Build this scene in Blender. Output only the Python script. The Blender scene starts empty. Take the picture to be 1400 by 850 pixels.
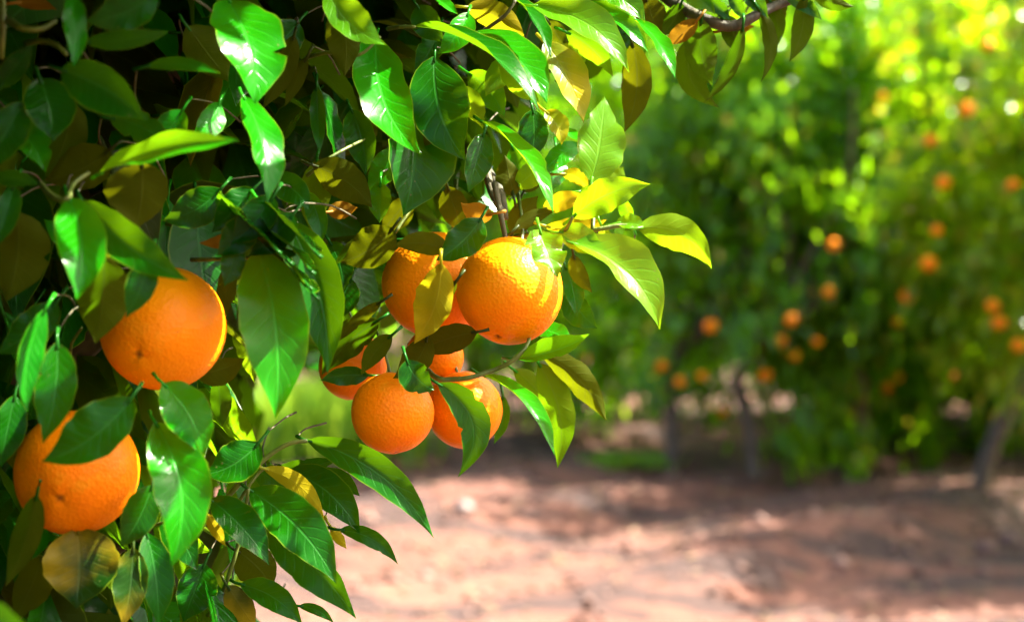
import bpy, math, random
import numpy as np
from mathutils import Vector

random.seed(7)
rng = np.random.default_rng(7)
scene = bpy.context.scene
COL = scene.collection

# ------------------------------------------------------------------ camera, sky, sun, exposure
CAM = Vector((0.0, 0.0, 1.15))
FPX = 50.0 / 36.0 * 1400.0          # focal length in photo pixels
SUN = Vector((0.62, 0.07, 0.78)).normalized()
cam_data = bpy.data.cameras.new('camera')
cam_data.lens = 50.0
cam_data.sensor_width = 36.0
cam_data.clip_start = 0.02
cam_data.clip_end = 2000.0
cam_data.dof.use_dof = True
cam_data.dof.focus_distance = 0.985
cam_data.dof.aperture_fstop = 4.4
cam = bpy.data.objects.new('camera', cam_data)
cam.location = CAM
cam.rotation_euler = (math.radians(90), 0, 0)
COL.objects.link(cam)
scene.camera = cam

world = bpy.data.worlds.new('World')
scene.world = world
world.use_nodes = True
wn = world.node_tree
for n in list(wn.nodes):
    wn.nodes.remove(n)
sky = wn.nodes.new('ShaderNodeTexSky')
sky.sky_type = 'NISHITA'
sky.sun_disc = False
sky.air_density = 1.0
sky.dust_density = 7.0       # dusty orchard air
sky.ozone_density = 0.3
sky.sun_elevation = math.asin(SUN.z)
sky.sun_rotation = math.atan2(SUN.x, SUN.y)
bg = wn.nodes.new('ShaderNodeBackground')
bg.inputs['Strength'].default_value = 0.085
wo = wn.nodes.new('ShaderNodeOutputWorld')
wn.links.new(sky.outputs[0], bg.inputs[0])
wn.links.new(bg.outputs[0], wo.inputs[0])

sun_data = bpy.data.lights.new('sun', 'SUN')
sun_data.energy = 5.0
sun_data.angle = math.radians(0.53)
sun_data.color = (1.0, 0.93, 0.82)
sun = bpy.data.objects.new('sun', sun_data)
sun.rotation_euler = (-SUN).to_track_quat('-Z', 'Y').to_euler()
sun.location = (3, 3, 8)
COL.objects.link(sun)

scene.view_settings.view_transform = 'Standard'
scene.view_settings.look = 'None'
scene.view_settings.gamma = 1.0
scene.view_settings.exposure = 2.95
scene.cycles.use_denoising = True
scene.cycles.max_bounces = 5
scene.cycles.diffuse_bounces = 2
scene.cycles.glossy_bounces = 2
scene.cycles.transmission_bounces = 3
scene.cycles.sample_clamp_indirect = 6.0
scene.cycles.caustics_reflective = False
scene.cycles.caustics_refractive = False

# ------------------------------------------------------------------ helpers
def at(px, py, d):
    """world point seen at photo pixel (px, py) at forward distance d"""
    return Vector(((px - 700.0) / FPX * d, d, CAM.z - (py - 425.0) / FPX * d))

def tag(o, label=None, cat=None, group=None, kind=None):
    if label: o['label'] = label
    if cat: o['category'] = cat
    if group: o['group'] = group
    if kind: o['kind'] = kind
    return o

def link(name, me, mat=None, parent=None):
    o = bpy.data.objects.new(name, me)
    COL.objects.link(o)
    if me is not None and mat is not None and not me.materials:
        me.materials.append(mat)
    if parent is not None:
        o.parent = parent
        o.matrix_parent_inverse = parent.matrix_world.inverted()
    return o

def empty(name, loc=(0, 0, 0)):
    o = bpy.data.objects.new(name, None)
    o.location = loc
    o.empty_display_size = 0.05
    COL.objects.link(o)
    return o

def mesh_np(name, verts, faces, uv=None, tint=None, smooth=True, extra=None):
    """verts (n,3), faces list/array of quads or tris, uv per vertex, tint per vertex"""
    me = bpy.data.meshes.new(name)
    verts = np.asarray(verts, dtype=np.float32)
    if isinstance(faces, np.ndarray):
        k = faces.shape[1]; nf = faces.shape[0]
        loops = faces.reshape(-1).astype(np.int32)
        starts = np.arange(nf, dtype=np.int32) * k
    else:
        loops = np.array([i for f in faces for i in f], dtype=np.int32)
        lens = np.array([len(f) for f in faces], dtype=np.int32)
        starts = np.concatenate(([0], np.cumsum(lens)[:-1])).astype(np.int32)
        nf = len(faces)
    me.vertices.add(len(verts))
    me.vertices.foreach_set('co', verts.reshape(-1))
    me.loops.add(len(loops))
    me.loops.foreach_set('vertex_index', loops)
    me.polygons.add(nf)
    me.polygons.foreach_set('loop_start', starts)
    if smooth:
        me.polygons.foreach_set('use_smooth', np.ones(nf, dtype=bool))
    me.update(calc_edges=True)
    if uv is not None:
        layer = me.uv_layers.new(name='UVMap')
        layer.data.foreach_set('uv', np.asarray(uv, dtype=np.float32)[loops].reshape(-1))
    for nm, arr in ((('tint', tint),) if tint is not None else ()) + tuple((extra or {}).items()):
        a = me.attributes.new(nm, 'FLOAT', 'POINT')
        a.data.foreach_set('value', np.asarray(arr, dtype=np.float32))
    me.validate()
    return me

def smoothstep(a, b, x):
    t = np.clip((x - a) / (b - a), 0, 1)
    return t * t * (3 - 2 * t)

def tube(points, radii, sides=8):
    """tapered tube along points -> verts, faces"""
    pts = [Vector(p) for p in points]
    V, F = [], []
    ref = Vector((0.31, 0.17, 0.93)).normalized()
    for i, p in enumerate(pts):
        t = (pts[min(i + 1, len(pts) - 1)] - pts[max(i - 1, 0)])
        t = t.normalized() if t.length > 1e-9 else Vector((0, 0, 1))
        a = t.cross(ref)
        if a.length < 1e-3:
            a = t.cross(Vector((1, 0, 0)))
        a.normalize(); b = t.cross(a)
        for k in range(sides):
            an = 2 * math.pi * k / sides
            V.append(p + (a * math.cos(an) + b * math.sin(an)) * radii[i])
    for i in range(len(pts) - 1):
        for k in range(sides):
            k2 = (k + 1) % sides
            F.append((i * sides + k, i * sides + k2, (i + 1) * sides + k2, (i + 1) * sides + k))
    F.append(tuple(range(sides))[::-1])
    F.append(tuple((len(pts) - 1) * sides + k for k in range(sides)))
    return V, F

def smooth_path(pts, n=4, jitter=0.0):
    """Catmull-Rom resample"""
    P = [Vector(p) for p in pts]
    out = []
    for i in range(len(P) - 1):
        p0, p1, p2, p3 = P[max(i - 1, 0)], P[i], P[i + 1], P[min(i + 2, len(P) - 1)]
        for k in range(n):
            t = k / n
            q = 0.5 * ((2 * p1) + (p2 - p0) * t + (2 * p0 - 5 * p1 + 4 * p2 - p3) * t * t + (3 * p1 - p0 - 3 * p2 + p3) * t ** 3)
            if jitter and (i or k):
                q = q + Vector((random.uniform(-1, 1), random.uniform(-1, 1), random.uniform(-1, 1))) * jitter
            out.append(q)
    out.append(P[-1])
    return out

# ------------------------------------------------------------------ materials
def new_mat(name):
    m = bpy.data.materials.new(name)
    m.use_nodes = True
    nt = m.node_tree
    for n in list(nt.nodes):
        nt.nodes.remove(n)
    out = nt.nodes.new('ShaderNodeOutputMaterial')
    return m, nt, out

def N(nt, kind, **kw):
    n = nt.nodes.new(kind)
    for k, v in kw.items():
        if k.startswith('_'):
            setattr(n, k[1:], v)
        else:
            n.inputs[k].default_value = v
    return n

def math_n(nt, op, a, b=None, c=None):
    n = nt.nodes.new('ShaderNodeMath'); n.operation = op
    for i, v in enumerate((a, b, c)):
        if v is None: continue
        if hasattr(v, 'is_linked') or hasattr(v, 'links'):
            nt.links.new(v, n.inputs[i])
        else:
            n.inputs[i].default_value = v
    return n.outputs[0]

def mixc(nt, fac, a, b, mode='MIX'):
    n = nt.nodes.new('ShaderNodeMix'); n.data_type = 'RGBA'; n.blend_type = mode
    for sock, v in ((n.inputs['Factor'], fac), (n.inputs['A'], a), (n.inputs['B'], b)):
        if hasattr(v, 'links'):
            nt.links.new(v, sock)
        elif isinstance(v, (int, float)):
            sock.default_value = v
        else:
            sock.default_value = (*v, 1.0)
    return n.outputs['Result']

def ramp(nt, x, a, b):
    n = nt.nodes.new('ShaderNodeMapRange'); n.interpolation_type = 'SMOOTHSTEP'
    nt.links.new(x, n.inputs['Value'])
    n.inputs['From Min'].default_value = a; n.inputs['From Max'].default_value = b
    return n.outputs[0]

def leaf_mat(name, top, top2, under, trans, tmix=0.4, rough=0.3, blotch=None, blotch_amt=0.0, fine=True, yellow=None):
    m, nt, out = new_mat(name)
    L = nt.links.new
    tint = N(nt, 'ShaderNodeAttribute', _attribute_name='tint').outputs['Fac']
    uvn = nt.nodes.new('ShaderNodeUVMap')
    sep = nt.nodes.new('ShaderNodeSeparateXYZ'); L(uvn.outputs[0], sep.inputs[0])
    a = math_n(nt, 'MULTIPLY', math_n(nt, 'ABSOLUTE', math_n(nt, 'SUBTRACT', sep.outputs[0], 0.5)), 2.0)
    v = sep.outputs[1]
    obj = nt.nodes.new('ShaderNodeTexCoord').outputs['Object']
    topc = mixc(nt, tint, top, top2)
    undc = mixc(nt, tint, under, tuple(c * 1.25 for c in under))
    trc = mixc(nt, tint, trans, (trans[0] * 1.35, trans[1] * 1.1, trans[2]))
    normal = None
    if yellow:
        ym = ramp(nt, tint, yellow, yellow + .08)
        topc = mixc(nt, ym, topc, (0.30, 0.27, 0.02))
        trc = mixc(nt, ym, trc, (0.75, 0.62, 0.03))
    if fine:
        nz = N(nt, 'ShaderNodeTexNoise', Scale=55.0, Detail=4.0); L(obj, nz.inputs['Vector'])
        nbig = N(nt, 'ShaderNodeTexNoise', Scale=24.0, Detail=3.0); L(obj, nbig.inputs['Vector'])
        # veins: midrib and arching laterals
        mid = math_n(nt, 'SUBTRACT', 1.0, ramp(nt, a, 0.015, 0.075))
        ph = math_n(nt, 'ADD', math_n(nt, 'MULTIPLY', math_n(nt, 'SUBTRACT', v, math_n(nt, 'MULTIPLY', math_n(nt, 'POWER', a, 0.8), 0.19)), 10.0),
                    math_n(nt, 'MULTIPLY', nbig.outputs[0], 1.6))
        fr = math_n(nt, 'ABSOLUTE', math_n(nt, 'SUBTRACT', math_n(nt, 'FRACT', ph), 0.5))
        lat = math_n(nt, 'MULTIPLY', math_n(nt, 'SUBTRACT', 1.0, ramp(nt, fr, 0.02, 0.15)), math_n(nt, 'SUBTRACT', 1.0, ramp(nt, a, 0.55, 0.95)))
        vein = math_n(nt, 'MAXIMUM', mid, math_n(nt, 'MULTIPLY', lat, 0.4))
        edge = ramp(nt, a, 0.93, 0.99)
        lighter = tuple(min(1, c * 1.5 + 0.02) for c in top2)
        var = ramp(nt, nbig.outputs[0], 0.35, 0.7)
        topc = mixc(nt, math_n(nt, 'MULTIPLY', var, 0.45), topc, tuple(c * 0.7 for c in top))
        topc = mixc(nt, math_n(nt, 'MULTIPLY', vein, 0.6), topc, lighter)
        topc = mixc(nt, math_n(nt, 'MULTIPLY', edge, 0.6), topc, (0.16, 0.24, 0.01))
        undc = mixc(nt, math_n(nt, 'MULTIPLY', vein, 0.4), undc, tuple(min(1, c * 2.2 + .01) for c in under))
        trc = mixc(nt, math_n(nt, 'MULTIPLY', vein, 0.4), trc, tuple(c * 0.5 + .03 for c in trans))
        trc = mixc(nt, math_n(nt, 'MULTIPLY', var, 0.35), trc, tuple(c * 0.75 for c in trans))
        if blotch:
            bn = N(nt, 'ShaderNodeTexNoise', Scale=30.0, Detail=5.0); L(obj, bn.inputs['Vector'])
            bm_ = math_n(nt, 'MULTIPLY', ramp(nt, math_n(nt, 'ADD', bn.outputs[0], math_n(nt, 'MULTIPLY', v, 0.12)), 0.42, 0.72), blotch_amt)
            topc = mixc(nt, bm_, topc, blotch)
            undc = mixc(nt, bm_, undc, blotch)
            trc = mixc(nt, bm_, trc, tuple(min(1, c * 1.3) for c in blotch))
        # small scars and specks
        sp = N(nt, 'ShaderNodeTexVoronoi', Scale=130.0); L(obj, sp.inputs['Vector'])
        spm = math_n(nt, 'MULTIPLY', math_n(nt, 'SUBTRACT', 1.0, ramp(nt, sp.outputs['Distance'], 0.05, 0.13)), ramp(nt, nbig.outputs[0], 0.52, 0.62))
        topc = mixc(nt, math_n(nt, 'MULTIPLY', spm, 0.55), topc, (0.16, 0.13, 0.05))
        h = math_n(nt, 'ADD', math_n(nt, 'MULTIPLY', vein, -0.7), math_n(nt, 'MULTIPLY', nz.outputs[0], 0.9))
        bump = N(nt, 'ShaderNodeBump', Strength=0.3, Distance=0.0015); L(h, bump.inputs['Height'])
        normal = bump.outputs[0]
    geo = nt.nodes.new('ShaderNodeNewGeometry')
    col = mixc(nt, geo.outputs['Backfacing'], topc, undc)
    rg = math_n(nt, 'ADD', math_n(nt, 'MULTIPLY', geo.outputs['Backfacing'], 0.28), rough)
    pr = N(nt, 'ShaderNodeBsdfPrincipled')
    pr.inputs['IOR'].default_value = 1.46
    spl = 0.17 if fine else 0.4
    L(math_n(nt, 'SUBTRACT', spl, math_n(nt, 'MULTIPLY', geo.outputs['Backfacing'], spl * .7)), pr.inputs['Specular IOR Level'])
    L(col, pr.inputs['Base Color']); L(rg, pr.inputs['Roughness'])
    tr = nt.nodes.new('ShaderNodeBsdfTranslucent'); L(trc, tr.inputs['Color'])
    if normal is not None:
        L(normal, pr.inputs['Normal'])
    mx = nt.nodes.new('ShaderNodeMixShader'); mx.inputs[0].default_value = tmix
    L(pr.outputs[0], mx.inputs[1]); L(tr.outputs[0], mx.inputs[2])
    L(mx.outputs[0], out.inputs[0])
    return m

M = {}
M['dark'] = leaf_mat('leaf_mature', (0.003, 0.062, 0.001), (0.006, 0.100, 0.0015), (0.040, 0.058, 0.001), (0.10, 0.28, 0.002), 0.32, 0.21)
M['green'] = leaf_mat('leaf_bright_green', (0.005, 0.175, 0.001), (0.012, 0.225, 0.002), (0.06, 0.10, 0.002), (0.18, 0.46, 0.003), 0.42, 0.22)
M['young'] = leaf_mat('leaf_young', (0.045, 0.20, 0.003), (0.075, 0.24, 0.004), (0.11, 0.22, 0.005), (0.30, 0.56, 0.005), 0.5, 0.26)
M['olive'] = leaf_mat('leaf_dull_olive', (0.014, 0.030, 0.0015), (0.024, 0.040, 0.002), (0.038, 0.052, 0.0008), (0.15, 0.20, 0.002), 0.34, 0.32)
M['yellow'] = leaf_mat('leaf_yellowed', (0.10, 0.19, 0.005), (0.19, 0.24, 0.006), (0.17, 0.16, 0.003), (0.50, 0.50, 0.006), 0.45, 0.33, (0.50, 0.37, 0.006), 0.65)
M['mottled'] = leaf_mat('leaf_mottled', (0.005, 0.032, 0.002), (0.010, 0.045, 0.002), (0.04, 0.042, 0.003), (0.1, 0.16, 0.003), 0.3, 0.30, (0.28, 0.19, 0.005), 0.75)
M['tan'] = leaf_mat('leaf_withered', (0.24, 0.12, 0.008), (0.28, 0.15, 0.01), (0.18, 0.10, 0.006), (0.42, 0.22, 0.01), 0.35, 0.5)
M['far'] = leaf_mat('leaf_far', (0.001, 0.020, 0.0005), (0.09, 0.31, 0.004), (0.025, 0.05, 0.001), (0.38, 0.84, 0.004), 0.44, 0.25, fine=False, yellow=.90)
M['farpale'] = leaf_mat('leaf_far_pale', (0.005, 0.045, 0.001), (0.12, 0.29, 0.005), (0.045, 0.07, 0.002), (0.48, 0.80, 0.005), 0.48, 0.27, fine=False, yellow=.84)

def bark_mat(name, c1, c2, scale=60, rough=0.8):
    m, nt, out = new_mat(name); L = nt.links.new
    tc = nt.nodes.new('ShaderNodeTexCoord')
    mp = nt.nodes.new('ShaderNodeMapping'); mp.inputs['Scale'].default_value = (1, 1, 0.25)
    L(tc.outputs['Object'], mp.inputs[0])
    nz = N(nt, 'ShaderNodeTexNoise', Scale=scale, Detail=6.0); L(mp.outputs[0], nz.inputs['Vector'])
    pr = N(nt, 'ShaderNodeBsdfPrincipled', Roughness=rough)
    L(mixc(nt, ramp(nt, nz.outputs[0], 0.35, 0.65), c1, c2), pr.inputs['Base Color'])
    b = N(nt, 'ShaderNodeBump', Strength=0.6, Distance=0.004); L(nz.outputs[0], b.inputs['Height']); L(b.outputs[0], pr.inputs['Normal'])
    L(pr.outputs[0], out.inputs[0])
    return m
M['weed'] = leaf_mat('leaf_weed', (0.05, 0.16, 0.006), (0.10, 0.22, 0.01), (0.09, 0.15, 0.008), (0.34, 0.60, 0.04), 0.45, 0.4, fine=False)
M['bark'] = bark_mat('bark', (0.05, 0.036, 0.022), (0.11, 0.08, 0.055))
M['bark_pale'] = bark_mat('bark_pale', (0.16, 0.10, 0.07), (0.27, 0.18, 0.13))
M['twig'] = bark_mat('green_twig', (0.07, 0.11, 0.012), (0.12, 0.16, 0.02), 120, 0.5)
M['twig_brown'] = bark_mat('brown_twig', (0.035, 0.034, 0.012), (0.075, 0.065, 0.025), 120, 0.7)
M['stone'] = bark_mat('pale_stone', (0.15, 0.125, 0.11), (0.25, 0.21, 0.19), 20)

def orange_mat(name, c1, c2):
    m, nt, out = new_mat(name); L = nt.links.new
    tc = nt.nodes.new('ShaderNodeTexCoord').outputs['Object']
    nz = N(nt, 'ShaderNodeTexNoise', Scale=16.0, Detail=3.0); L(tc, nz.inputs['Vector'])
    nf = N(nt, 'ShaderNodeTexNoise', Scale=60.0, Detail=5.0); L(tc, nf.inputs['Vector'])
    vo = N(nt, 'ShaderNodeTexVoronoi', Scale=430.0); L(tc, vo.inputs['Vector'])
    col = mixc(nt, ramp(nt, nz.outputs[0], 0.35, 0.65), c1, c2)
    # scattered dark scuffs of the rind
    sc = N(nt, 'ShaderNodeTexVoronoi', Scale=150.0); L(tc, sc.inputs['Vector'])
    scm = math_n(nt, 'MULTIPLY', math_n(nt, 'SUBTRACT', 1.0, ramp(nt, sc.outputs['Distance'], 0.03, 0.12)), ramp(nt, nf.outputs[0], 0.58, 0.66))
    col = mixc(nt, math_n(nt, 'MULTIPLY', scm, 0.7), col, (0.22, 0.05, 0.008))
    n5 = N(nt, 'ShaderNodeTexNoise', Scale=34.0, Detail=7.0, Roughness=0.7); L(tc, n5.inputs['Vector'])
    col = mixc(nt, math_n(nt, 'MULTIPLY', ramp(nt, n5.outputs[0], 0.55, 0.75), 0.5), col, (0.80, 0.34, 0.01))
    col = mixc(nt, math_n(nt, 'MULTIPLY', ramp(nt, n5.outputs[0], 0.36, 0.27), 0.6), col, (0.50, 0.10, 0.004))
    nav = N(nt, 'ShaderNodeAttribute', _attribute_name='navel').outputs['Fac']
    col = mixc(nt, nav, col, (0.10, 0.03, 0.008))
    pr = N(nt, 'ShaderNodeBsdfPrincipled', Roughness=0.42)
    pr.inputs['Specular IOR Level'].default_value = 0.14
    pr.inputs['Subsurface Weight'].default_value = 0.04
    pr.inputs['Subsurface Radius'].default_value = (1.0, 0.3, 0.05)
    pr.inputs['Subsurface Scale'].default_value = 0.004
    L(col, pr.inputs['Base Color'])
    b = N(nt, 'ShaderNodeBump', Strength=0.5, Distance=0.0007); L(vo.outputs['Distance'], b.inputs['Height'])
    b2 = N(nt, 'ShaderNodeBump', Strength=0.25, Distance=0.003); L(nf.outputs[0], b2.inputs['Height']); L(b.outputs[0], b2.inputs['Normal'])
    L(b2.outputs[0], pr.inputs['Normal'])
    L(pr.outputs[0], out.inputs[0])
    return m
M['orange'] = orange_mat('orange_rind', (0.98, 0.30, 0.001), (0.97, 0.25, 0.001))
M['orange_deep'] = orange_mat('orange_rind_deep', (0.97, 0.25, 0.001), (0.93, 0.195, 0.001))
M['orange_far'] = orange_mat('orange_rind_far', (0.95, 0.30, 0.004), (0.92, 0.24, 0.003))

def ground_mat():
    m, nt, out = new_mat('red_earth'); L = nt.links.new
    tc = nt.nodes.new('ShaderNodeTexCoord').outputs['Object']
    n1 = N(nt, 'ShaderNodeTexNoise', Scale=0.55, Detail=5.0); L(tc, n1.inputs['Vector'])
    n2 = N(nt, 'ShaderNodeTexNoise', Scale=7.0, Detail=8.0, Roughness=0.65); L(tc, n2.inputs['Vector'])
    n3 = N(nt, 'ShaderNodeTexVoronoi', Scale=34.0); L(tc, n3.inputs['Vector'])
    c = mixc(nt, ramp(nt, n1.outputs[0], 0.35, 0.65), (0.122, 0.046, 0.025), (0.080, 0.027, 0.014))
    c = mixc(nt, math_n(nt, 'MULTIPLY', ramp(nt, n2.outputs[0], 0.5, 0.72), 0.75), c, (0.036, 0.014, 0.009))
    c = mixc(nt, math_n(nt, 'MULTIPLY', ramp(nt, n2.outputs[0], 0.48, 0.3), 0.5), c, (0.130, 0.058, 0.037))
    # dark soil patches along the furrows, doubling as painted-in shadow bands and dapple
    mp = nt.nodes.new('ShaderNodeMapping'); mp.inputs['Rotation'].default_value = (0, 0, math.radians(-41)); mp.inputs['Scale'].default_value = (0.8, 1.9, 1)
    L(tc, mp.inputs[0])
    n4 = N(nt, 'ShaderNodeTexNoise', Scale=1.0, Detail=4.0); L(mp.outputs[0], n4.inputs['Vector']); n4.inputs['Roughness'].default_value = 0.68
    peb = math_n(nt, 'SUBTRACT', 1.0, ramp(nt, n3.outputs['Distance'], 0.12, 0.3))
    c = mixc(nt, math_n(nt, 'MULTIPLY', peb, 0.35), c, (0.135, 0.07, 0.05))
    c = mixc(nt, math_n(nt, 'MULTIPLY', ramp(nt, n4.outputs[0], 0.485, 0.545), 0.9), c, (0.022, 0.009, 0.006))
    pr = N(nt, 'ShaderNodeBsdfPrincipled', Roughness=0.9)
    L(c, pr.inputs['Base Color'])
    b = N(nt, 'ShaderNodeBump', Strength=0.7, Distance=0.03); L(n2.outputs[0], b.inputs['Height'])
    b2 = N(nt, 'ShaderNodeBump', Strength=0.5, Distance=0.02); L(peb, b2.inputs['Height']); L(b.outputs[0], b2.inputs['Normal'])
    L(b2.outputs[0], pr.inputs['Normal'])
    L(pr.outputs[0], out.inputs[0])
    return m
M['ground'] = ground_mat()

def flat_mat(name, c1, c2, scale, rough=0.8):
    m, nt, out = new_mat(name); L = nt.links.new
    tc = nt.nodes.new('ShaderNodeTexCoord').outputs['Object']
    nz = N(nt, 'ShaderNodeTexNoise', Scale=scale, Detail=6.0); L(tc, nz.inputs['Vector'])
    pr = N(nt, 'ShaderNodeBsdfPrincipled', Roughness=rough)
    L(mixc(nt, ramp(nt, nz.outputs[0], 0.4, 0.6), c1, c2), pr.inputs['Base Color'])
    L(pr.outputs[0], out.inputs[0])
    return m
M['hill'] = flat_mat('scrub_hill', (0.025, 0.045, 0.022), (0.05, 0.07, 0.04), 0.2)
M['litter'] = flat_mat('dry_litter', (0.07, 0.035, 0.014), (0.13, 0.075, 0.032), 9)
M['clod'] = flat_mat('earth_clod', (0.09, 0.042, 0.028), (0.17, 0.095, 0.07), 6)

# ------------------------------------------------------------------ ground
def hnoise(x, y, seed):
    r = np.random.default_rng(seed)
    z = np.zeros_like(x)
    for f, a in ((0.5, .05), (1.1, .03), (2.3, .018), (4.7, .013), (9.5, .009)):
        for _ in range(3):
            th = r.uniform(0, 2 * math.pi); ph = r.uniform(0, 6.28)
            z += a / 3 * np.sin((x * math.cos(th) + y * math.sin(th)) * f * 2.0 * r.uniform(.8, 1.2) + ph)
    return z

def ground_z(x, y):
    x = np.asarray(x, dtype=float); y = np.asarray(y, dtype=float)
    near = smoothstep(60, 15, np.hypot(x, y))
    # tractor furrows running away to the right
    s = (x * 0.75 - y * 0.66)
    fur = 0.055 * np.sin(s * 2.9 + 0.5 * np.sin(x * .6 + y * .5)) + 0.03 * np.sin(s * 7.1 + 1.0)
    return near * (hnoise(x, y, 3) + fur * smoothstep(2, 5, y))

xs = np.concatenate(([-600, -250, -120, -60, -35, -20, -14, -10], np.arange(-8, 9.01, 0.085), [10.5, 13, 18, 26, 40, 70, 140, 300, 600]))
ys = np.concatenate(([-600, -250, -100, -40, -20, -10, -5, -2, -1, 0, 1, 2, 3], np.arange(3.5, 19, 0.085), [19.5, 21, 23, 26, 30, 36, 45, 60, 90, 160, 300, 600]))
X, Y = np.meshgrid(xs, ys, indexing='ij')
Z = ground_z(X, Y)
nx, ny = len(xs), len(ys)
idx = np.arange(nx * ny).reshape(nx, ny)
quads = np.stack([idx[:-1, :-1], idx[1:, :-1], idx[1:, 1:], idx[:-1, 1:]], -1).reshape(-1, 4)
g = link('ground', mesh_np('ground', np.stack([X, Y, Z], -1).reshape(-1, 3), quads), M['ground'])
tag(g, 'reddish brown bare orchard earth with soft furrows', 'ground', kind='structure')

def gz(x, y):
    return float(ground_z(np.array([x]), np.array([y]))[0])

# far scrubby hills
hx = np.linspace(-260, 260, 90); hy = np.linspace(120, 240, 24)
HX, HY = np.meshgrid(hx, hy, indexing='ij')
HZ = (hnoise(HX * .03, HY * .03, 9) * 260 + 62) * smoothstep(115, 190, HY) - 1.0
hi = np.arange(HX.size).reshape(HX.shape)
hq = np.stack([hi[:-1, :-1], hi[1:, :-1], hi[1:, 1:], hi[:-1, 1:]], -1).reshape(-1, 4)
hill = link('hills', mesh_np('hills', np.stack([HX, HY, HZ], -1).reshape(-1, 3), hq), M['hill'])
tag(hill, 'dull blue green scrub hills far behind the orchard', 'hills', kind='structure')

# ------------------------------------------------------------------ leaf builder
PT = np.array([0, .03, .08, .15, .25, .36, .48, .6, .7, .79, .87, .93, .97, 1.0])
PW = np.array([.05, .24, .48, .70, .90, .99, 1.0, .91, .745, .535, .31, .15, .07, .004])

def leaf_geo(P0, C, P1, hw, face, roll=0.0, cup=0.25, wave=0.0, nseg=12, nu=6, seed=0, petiole=0.014, notch=False):
    """one leaf blade: Bezier centre line P0-C-P1, half width hw, top surface towards `face`"""
    r = np.random.default_rng(seed)
    P0, C, P1, face = (np.array(p, dtype=float) for p in (P0, C, P1, face))
    ts = np.linspace(0, 1, nseg + 1)
    ts = ts ** 0.92
    us = np.linspace(-1, 1, nu + 1)
    ph = r.uniform(0, 6.28, 4); k1 = r.uniform(2.0, 3.6); ks = r.uniform(0.8, 1.15, 2)
    V, UV = [], []
    Np = None
    tw = r.uniform(-0.45, 0.45)
    for t in ts:
        p = (1 - t) ** 2 * P0 + 2 * t * (1 - t) * C + t * t * P1
        T = 2 * (1 - t) * (C - P0) + 2 * t * (P1 - C)
        T /= np.linalg.norm(T) + 1e-12
        n = face - T * face.dot(T)
        if np.linalg.norm(n) < 0.15 and Np is not None:
            n = Np - T * Np.dot(T)
        n /= np.linalg.norm(n) + 1e-12
        Np = n
        S = np.cross(n, T)
        ang = roll + tw * (t - .5)
        n2 = n * math.cos(ang) + S * math.sin(ang)
        S2 = np.cross(n2, T)
        w = hw * np.interp(t, PT, PW)
        for u in us:
            asym = ks[0] if u < 0 else ks[1]
            au = abs(u)
            c = cup * (1 - 0.45 * t)
            lift = w * (au * math.sin(c) * 0.75 + 0.25 * math.sin(c) * au * au)
            lift += w * wave * au * au * math.sin(6.28 * k1 * t + ph[0 if u < 0 else 1])
            lift += hw * 0.03 * math.sin(9 * t + ph[2] + 2.2 * u)
            edge = 1 + 0.025 * math.sin(31 * t + ph[3]) * au
            V.append(p + S2 * (u * w * asym * edge * math.cos(c * au)) + n2 * lift)
            UV.append((0.5 + 0.5 * u, t))
    m = nu + 1
    if nseg >= 14 and r.random() < .25:          # insect bites in the margin
        for _ in range(r.integers(1, 3)):
            bi = int(r.integers(4, nseg - 2)); sd = int(r.integers(0, 2))
            cen = bi * m + nu // 2
            for di, kk in ((0, r.uniform(.72, .86)),):
                for q_ in (0,):
                    vi = (bi + di) * m + (q_ if sd == 0 else nu - q_)
                    ce = V[(bi + di) * m + nu // 2]
                    V[vi] = ce + (V[vi] - ce) * (kk if q_ == 0 else min(kk, .7))
    F = []
    for i in range(nseg):
        for j in range(nu):
            F.append((i * m + j, (i + 1) * m + j, (i + 1) * m + j + 1, i * m + j + 1))
    if petiole > 0:
        T0 = (C - P0); T0 /= np.linalg.norm(T0) + 1e-12
        back = np.array((0, 0.55, 0.1)) if petiole > 0 else 0
        pts = [P0 + T0 * 0.004, P0 - T0 * petiole * .5 + back * petiole * .2, P0 - T0 * petiole + back * petiole * .8]
        v, f = tube(pts, [0.0011, 0.0010, 0.0013], 5)
        o = len(V)
        V += [np.array(q) for q in v]
        UV += [(0.5, 0.0)] * len(v)
        F += [tuple(i + o for i in q) for q in f]
    return V, UV, F

def to_cam(p):
    d = np.array(CAM) - np.array(p)
    return d / np.linalg.norm(d)

ORANGES = [  # px, py, radius px, depth, blossom-end direction, material, squash, label
 (697, 397, 74, 1.00, (-.25, -.5, -1), 'orange', .985, 'large sunlit orange in sharp focus under the bright pale leaf tuft'),
 (596, 390, 74, 1.06, (-.3, -.2, -1), 'orange', .98, 'half hidden orange behind the yellow veined leaf beside the sharpest orange'),
 (537, 564, 56, 1.00, (.1, -.3, -1), 'orange_deep', 1.0, 'small whole orange hanging lowest of the middle cluster with dark leaf on top'),
 (635, 560, 52, 1.05, (.2, -.3, -1), 'orange_deep', 1.02, 'orange behind the long dark drooping leaf, rightmost of the lower middle cluster'),
 (594, 487, 40, 1.07, (0, -.2, -1), 'orange_deep', 1.0, 'small orange peeking out between the large orange and the lowest cluster fruit'),
 (482, 500, 47, 1.09, (0, -.2, -1), 'orange_deep', 1.0, 'shaded orange showing only its bottom beneath dark leaves left of the middle cluster'),
 (224, 449, 84, .895, (-.13, -.75, -.32), 'orange', 1.03, 'big soft focus orange at left below dark leaves with brown blossom scar'),
 (105, 645, 84, .88, (.02, -.95, -.32), 'orange_deep', .97, 'big orange at lower left with a broad dark leaf across its top'),
]

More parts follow.
